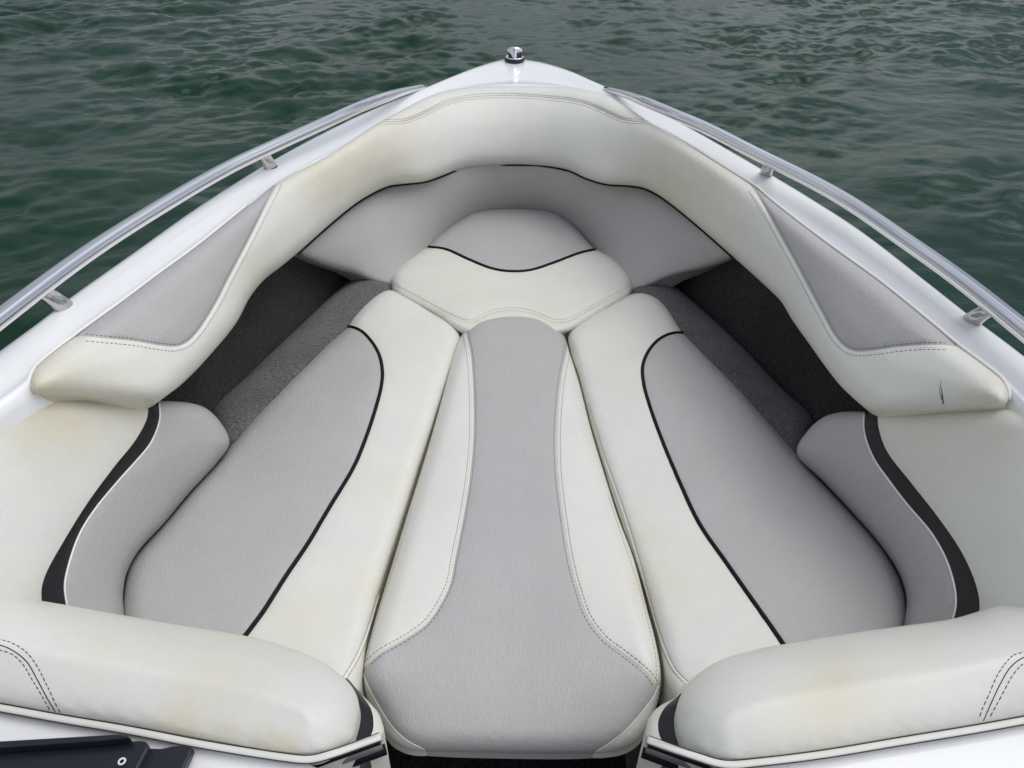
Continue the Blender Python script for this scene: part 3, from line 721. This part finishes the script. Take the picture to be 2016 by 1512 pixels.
rs_ = [(1118, 662), (1125, 648), (1160, 622), (1194, 603), (1234, 582), (1264, 576), (1294, 585), (1318, 609), (1343, 650), (1380, 688), (1455, 766), (1510, 827), (1569, 893), (1620, 948), (1670, 1002), (1740, 1082), (1772, 1138), (1784, 1183), (1780, 1240), (1740, 1300), (1620, 1340), (1470, 1370), (1380, 1395), (1337, 1385), (1314, 1345), (1304, 1300), (1292, 1240), (1270, 1165), (1244, 1090), (1214, 1005), (1190, 930), (1163, 840), (1140, 750), (1122, 690)]
t = thing('bow_cushion', 'long right seat cushion, grey outer panel and cream inner strip with curved black piping', 'seat cushion', at(1450, 950, .36), 'bow seat cushions')
cur = [(1362, 659), (1343, 655), (1318, 658), (1294, 671), (1275, 694), (1265, 722), (1267, 755), (1276, 790), (1299, 856), (1332, 936), (1377, 1032), (1433, 1113), (1478, 1178), (1518, 1234), (1541, 1268), (1580, 1325), (1600, 1370)]
s2 = [(1128, 690), (1155, 795), (1190, 905), (1224, 1000), (1254, 1095), (1280, 1190), (1303, 1265), (1330, 1322), (1360, 1350), (1400, 1372), (1430, 1400)]
p = pad(t, zz(rs_, ZS), seams=[cur, s2], panels=[('grey_panel', 'grey', poly_of(cur, [(1850, 1400), (1850, 1100), (1400, 640)]))], default=('cream_panel', 'cream'),
    r=.03, dome=.016, L=.09, skirt=.09, skirt_to=.35, step=11, groove=.0018, stains=[(1330, 1150, 60, .35), (1230, 700, 70, .2), (1255, 1050, 40, .4)])
pipe_on('black_piping', p, cur, .0040, 'piping', t, lift=.0006)
pipe_on('seam_piping', p, s2[2:], .0016, 'welt', t, lift=-.0004)
stitch_on(p, [shift(s2[1:], -4), shift(s2[1:], 4)], t, 'pale_thread', length=.006, gap=.001)

# centre filler cushion
zc = ZS + .006
cs = [(902, 672, zc), (914, 650, zc), (933, 632, zc), (966, 619, zc), (1011, 615, zc), (1060, 621, zc), (1093, 639, zc), (1112, 664, zc), (1122, 695, zc), (1140, 752, zc), (1163, 842, zc), (1190, 932, zc), (1218, 1020, zc), (1248, 1100, zc), (1274, 1199, zc), (1290, 1259, zc), (1300, 1312, zc - .005), (1302, 1346, zc - .02), (1293, 1388, zc - .04), (1271, 1437, zc - .055), (1243, 1467, zc - .062), (1203, 1481, zc - .065), (1120, 1484, zc - .065), (1000, 1483, zc - .065), (880, 1480, zc - .065), (806, 1476, zc - .065), (771, 1457, zc - .062), (751, 1425, zc - .055), (731, 1386, zc - .04), (717, 1352, zc - .02), (715, 1320, zc - .005),
      (723, 1279, zc), (739, 1219, zc), (759, 1152, zc), (775, 1100, zc), (800, 1018, zc), (826, 935, zc), (850, 855, zc), (878, 752, zc), (890, 705, zc)]
t = thing('bow_cushion', 'long centre filler cushion with flared grey middle and cream sides, nearest the camera', 'seat cushion', at(1009, 1050, .36), 'bow seat cushions')
sl_ = [(916, 640), (918, 655), (927, 700), (932, 780), (932, 860), (925, 940), (912, 1020), (896, 1100), (886, 1150), (866, 1192), (838, 1230), (790, 1263), (751, 1285), (723, 1309), (705, 1325)]
sr_ = [(1114, 660), (1117, 680), (1105, 740), (1098, 800), (1095, 870), (1098, 940), (1107, 1015), (1120, 1098), (1136, 1160), (1156, 1215), (1187, 1257), (1235, 1294), (1275, 1328), (1290, 1350), (1310, 1372)]
bl_ = [(714, 1322), (722, 1345), (739, 1378), (771, 1429), (800, 1457), (838, 1478), (850, 1490)]
brr = [(1297, 1350), (1284, 1376), (1235, 1435), (1205, 1460), (1175, 1479), (1160, 1490)]
grey_poly = [tuple(q[:2]) for q in smooth(sl_, False, 7)] + [(680, 1500)] + [(840, 1520), (1170, 1520), (1340, 1480)] + [tuple(q[:2]) for q in smooth(sr_, False, 7)][::-1] + [(1114, 600), (916, 600)]
band_l = poly_of(bl_, [(850, 1530), (650, 1530), (650, 1322)]); band_r = poly_of(brr, [(1160, 1530), (1360, 1530), (1360, 1350)])
def front_drop(P0, V2):
    return 0.022 * np.clip((1480 - V2[:, 1]) / 160, 0, 1) ** .5 - .022
p = pad(t, cs, seams=[sl_, sr_, bl_, brr], panels=[('side_band', 'cream', band_l), ('side_band', 'cream', band_r), ('grey_panel', 'grey', grey_poly)], default=('cream_panel', 'cream'),
    r=.032, dome=.016, L=.07, skirt=.08, skirt_to=.35, step=10, groove=.0016, stains=[(800, 1240, 40, .2), (780, 1100, 25, .4), (1255, 1150, 22, .35)])
for s in (sl_[1:-1], sr_[1:-1]):
    sg = 1 if s[0][0] < 1000 else -1
    pipe_on('seam_piping', p, shift(s, 3 * sg), .0012, 'cream', t, lift=-.0003)
    stitch_on(p, [shift(s, -4.5 * sg), shift(s, 8 * sg)], t)
for s in (bl_, brr): pipe_on('seam_piping', p, s, .0014, 'cream', t, lift=-.0003)
stitch_on(p, [[(1292, 1340), (1290, 1290), (1275, 1225), (1256, 1150), (1232, 1080), (1195, 970)], [(722, 1300), (736, 1240), (757, 1170), (780, 1105), (812, 1000)]], t, 'pale_thread')

# ================================================================ CORNER BACKRESTS
def corner(label, side, o_back, s_in, s_out, o_roll, band_pts, band_end, cap, cap_s, st_lines, stains_b, stains_r, locp):
    t = thing('corner_cushion', label, 'cushion', locp, 'corner cushions of the bow seats')
    cl_in = [(1008 + side * 3000, 700), (1008 + side * 3000, 1500)]
    poly_grey = poly_of(s_in, [(s_in[-1][0] - side * 60, 1500), (1008, 1500), (1008, 700), (s_in[0][0], 700)])
    poly_cream = poly_of(s_out, [(s_out[-1][0], 1500), (1008 + side * 1600, 1500), (1008 + side * 1600, 700), (s_out[0][0], 700)])
    p = pad(t, o_back, seams=[s_in, s_out], panels=[('grey_panel', 'grey', poly_grey), ('cream_panel', 'cream', poly_cream)], default=('black_stripe', 'black'),
            r=.03, dome=.016, L=.08, skirt=.07, skdir='nz', normal='mesh', step=11, groove=.0012, stains=stains_b)
    pipe_on('stripe_piping', p, s_in[1:], .0016, 'welt', t, lift=.0003)
    q = pad(t, [p_ + ((.12 if (p_[2] > .61 and i_ > len(o_roll) // 2) else .055),) for i_, p_ in enumerate(o_roll)], default=('top_roll', 'cream'), r=.046, qe=1.55, dome=.012, L=.08, skirt=.22, step=11, stains=stains_r)
    for l in st_lines: dashes('stitching', [drape(q['bvh'], l, 4)], M['dark_thread'], t, length=.0048, gap=.0022, r=.00055)
    pipe_on('seam_line', q, st_lines[1], .0006, 'dark_thread', t)
    # flange below the roll
    s = smooth(band_pts, False, 6); pts = [at(a, b_, c) for a, b_, c in s]
    tube('flange', pts, .0046, M['cream'], t, seg=12, flat=(1.0, .55))
    for dpx, dz in ((-1, .0),):
        pass
    L_ = shift([b_[:2] for b_ in band_pts], 8.5 * (1 if side < 0 else -1)); tube('dark_bead', [at(a, b_, .6365) for a, b_ in L_], .0007, M['dark_thread'], t, seg=6)
    L_ = shift([b_[:2] for b_ in band_pts], -8 * (1 if side < 0 else -1)); tube('dark_bead', [at(a, b_, .638) for a, b_ in L_], .0006, M['dark_thread'], t, seg=6)
    # end cap beside the walkway
    pad(t, cap, seams=[cap_s], panels=[('end_stripe', 'black', poly_of(cap_s, [(cap_s[-1][0] + side * 100, 1600), (cap_s[0][0] + side * 100, 1300)]))], default=('end_cap', 'cream'), r=.014, dome=.004, L=.05, skirt=.10, step=7, groove=.0006)
    # stacked seals under the flange end
    a, b_ = band_end
    for dy, rr_, mt, z_, ext in ((11, .0042, 'piping', .606, 0), (20, .0055, 'rubber', .585, 4), (31, .0065, 'piping', .562, 12)):
        A = at(a[0], a[1] + dy * 1.1, z_); B = at(b_[0] - side * ext, b_[1] + dy * .8, z_)
        tube('seal_strip', [A, A.lerp(B, .3), A.lerp(B, .7), B], rr_, M[mt], t, seg=10)
    return t

oL = [(-420, 1000, .80), (-200, 850, .80), (-60, 796, .79), (0, 790, .785), (30, 782, .775), (76, 778, .755), (180, 783, .705), (291, 789, .645), (340, 790, .605), (378, 794, .57), (406, 804, .545), (434, 831, .51), (452, 871, .46), (428, 911, .44), (373, 972, .43), (323, 1032, .43), (272, 1088, .43), (250, 1130, .43), (243, 1170, .43), (242, 1240, .43), (190, 1275, .45), (80, 1262, .52), (-60, 1240, .63), (-220, 1220, .72), (-420, 1180, .78)]
sinL = [(314, 775), (313, 791), (314, 826), (297, 871), (270, 905), (242, 936), (187, 1002), (156, 1052), (134, 1115), (127, 1153), (131, 1190), (140, 1230), (160, 1290)]
soutL = [(291, 775), (291, 793), (290, 821), (267, 866), (227, 916), (171, 992), (121, 1073), (91, 1128), (82, 1158), (82, 1185), (85, 1230), (90, 1290)]
rollL = [(-420, 1080, .66), (-220, 1130, .64), (-60, 1160, .63), (20, 1172, .62), (83, 1183, .61), (160, 1196, .605), (242, 1211, .60), (353, 1230, .60), (484, 1252, .60), (534, 1264, .60), (605, 1289, .60), (655, 1317, .60), (686, 1343, .60), (702, 1368, .60), (707, 1392, .60), (703, 1425, .605), (692, 1455, .615), (670, 1471, .62), (640, 1480, .63), (605, 1485, .635), (554, 1481, .637), (403, 1456, .637), (252, 1428, .637), (121, 1406, .637), (0, 1384, .637), (-220, 1345, .637), (-420, 1310, .637)]
bandL = [(-420, 1318, .636), (-220, 1354, .636), (0, 1393, .636), (121, 1415, .636), (252, 1437, .636), (403, 1466, .636), (554, 1490, .636), (600, 1495, .636), (622, 1493, .636), (660, 1482, .636), (700, 1468, .634), (749, 1450, .63)]
capL = [(680, 1335, .56), (700, 1354, .56), (718, 1373, .56), (732, 1388, .56), (744, 1402, .56), (752, 1420, .56), (756, 1438, .565), (752, 1452, .57), (728, 1462, .58), (690, 1474, .59), (650, 1480, .59), (640, 1400, .57)]
capsL = [(690, 1335), (704, 1356), (718, 1376), (730, 1395), (735, 1416), (734, 1438), (726, 1456), (715, 1480)]
stL = [[(-60, 1250), (0, 1259), (28, 1268), (52, 1284), (71, 1308), (93, 1350), (107, 1380), (119, 1403)], [(-60, 1262), (0, 1270), (24, 1280), (52, 1302), (75, 1341), (95, 1378), (109, 1401)], [(-60, 1273), (0, 1280), (24, 1288), (44, 1306), (63, 1337), (84, 1372), (99, 1399)]]
corner('left corner back cushion, cream with curved black stripe, beside the black windscreen frame', -1, oL, sinL, soutL, rollL, bandL, ((612, 1496), (748, 1450)), capL, capsL, stL,
       [(150, 800, 60, 1.0), (280, 810, 30, .6), (60, 830, 60, .5)], [(430, 1350, 70, .55), (350, 1430, 35, .8), (520, 1465, 22, 1.0), (570, 1464, 16, 1.0), (440, 1445, 20, .9), (200, 1260, 60, .35)], at(350, 1300, .4))
oR = [(2440, 1030, .80), (2220, 890, .80), (2080, 826, .79), (2016, 812, .785), (1985, 804, .775), (1940, 803, .755), (1840, 808, .705), (1729, 811, .645), (1690, 810, .605), (1650, 812, .57), (1620, 822, .545), (1590, 848, .51), (1568, 890, .46), (1620, 948, .44), (1670, 1002, .43), (1740, 1083, .43), (1774, 1140, .43), (1784, 1183, .43), (1780, 1250, .43), (1830, 1290, .45), (1935, 1282, .52), (2075, 1260, .63), (2240, 1240, .72), (2440, 1200, .78)]
sinR = [(1702, 790), (1702, 810), (1702, 850), (1720, 901), (1750, 945), (1786, 992), (1836, 1052), (1866, 1108), (1881, 1163), (1882, 1194), (1876, 1220), (1866, 1250), (1850, 1310)]
soutR = [(1728, 790), (1728, 812), (1729, 838), (1745, 886), (1791, 947), (1846, 1017), (1891, 1083), (1917, 1138), (1928, 1180), (1928, 1207), (1925, 1250), (1920, 1310)]
rollR = [(2440, 1110, .66), (2240, 1150, .64), (2080, 1172, .63), (2000, 1186, .62), (1957, 1194, .615), (1928, 1203, .61), (1876, 1218, .605), (1778, 1232, .60), (1670, 1247, .60), (1544, 1268, .60), (1493, 1278, .60), (1418, 1300, .60), (1377, 1325, .60), (1350, 1352, .60), (1334, 1385, .60), (1331, 1415, .60), (1336, 1448, .605), (1350, 1472, .615), (1382, 1485, .625), (1433, 1495, .635), (1498, 1491, .637), (1619, 1476, .637), (1770, 1451, .637), (1922, 1426, .637), (2016, 1409, .637), (2220, 1372, .637), (2440, 1332, .637)]
bandR = [(2440, 1341, .636), (2220, 1381, .636), (2016, 1418, .636), (1922, 1435, .636), (1770, 1460, .636), (1619, 1485, .636), (1498, 1500, .636), (1440, 1505, .636), (1412, 1502, .636), (1370, 1489, .636), (1325, 1474, .634), (1275, 1456, .63)]
capR = [(1352, 1345, .56), (1328, 1374, .56), (1305, 1386, .56), (1288, 1399, .56), (1277, 1415, .56), (1271, 1435, .56), (1271, 1450, .565), (1280, 1460, .57), (1308, 1470, .58), (1345, 1482, .59), (1385, 1488, .59), (1392, 1400, .57)]
capsR = [(1340, 1365), (1329, 1375), (1309, 1393), (1297, 1416), (1296, 1438), (1302, 1456), (1312, 1470), (1320, 1490)]
stR = [[(2076, 1270), (2016, 1284), (1994, 1291), (1966, 1325), (1946, 1369), (1932, 1400), (1926, 1420)], [(2076, 1282), (2016, 1294), (1990, 1313), (1970, 1345), (1950, 1387), (1936, 1419)], [(2076, 1292), (2016, 1306), (1994, 1329), (1974, 1365), (1955, 1400), (1946, 1417)]]
corner('right corner back cushion, cream with curved black stripe, yellowish stain on its thick roll', 1, oR, sinR, soutR, rollR, bandR, ((1424, 1506), (1276, 1456)), capR, capsR, stR,
       [(1830, 850, 60, .35), (1960, 830, 50, .4)], [(1650, 1365, 55, .8), (1560, 1440, 60, .3), (1800, 1300, 60, .3)], at(1670, 1300, .4))
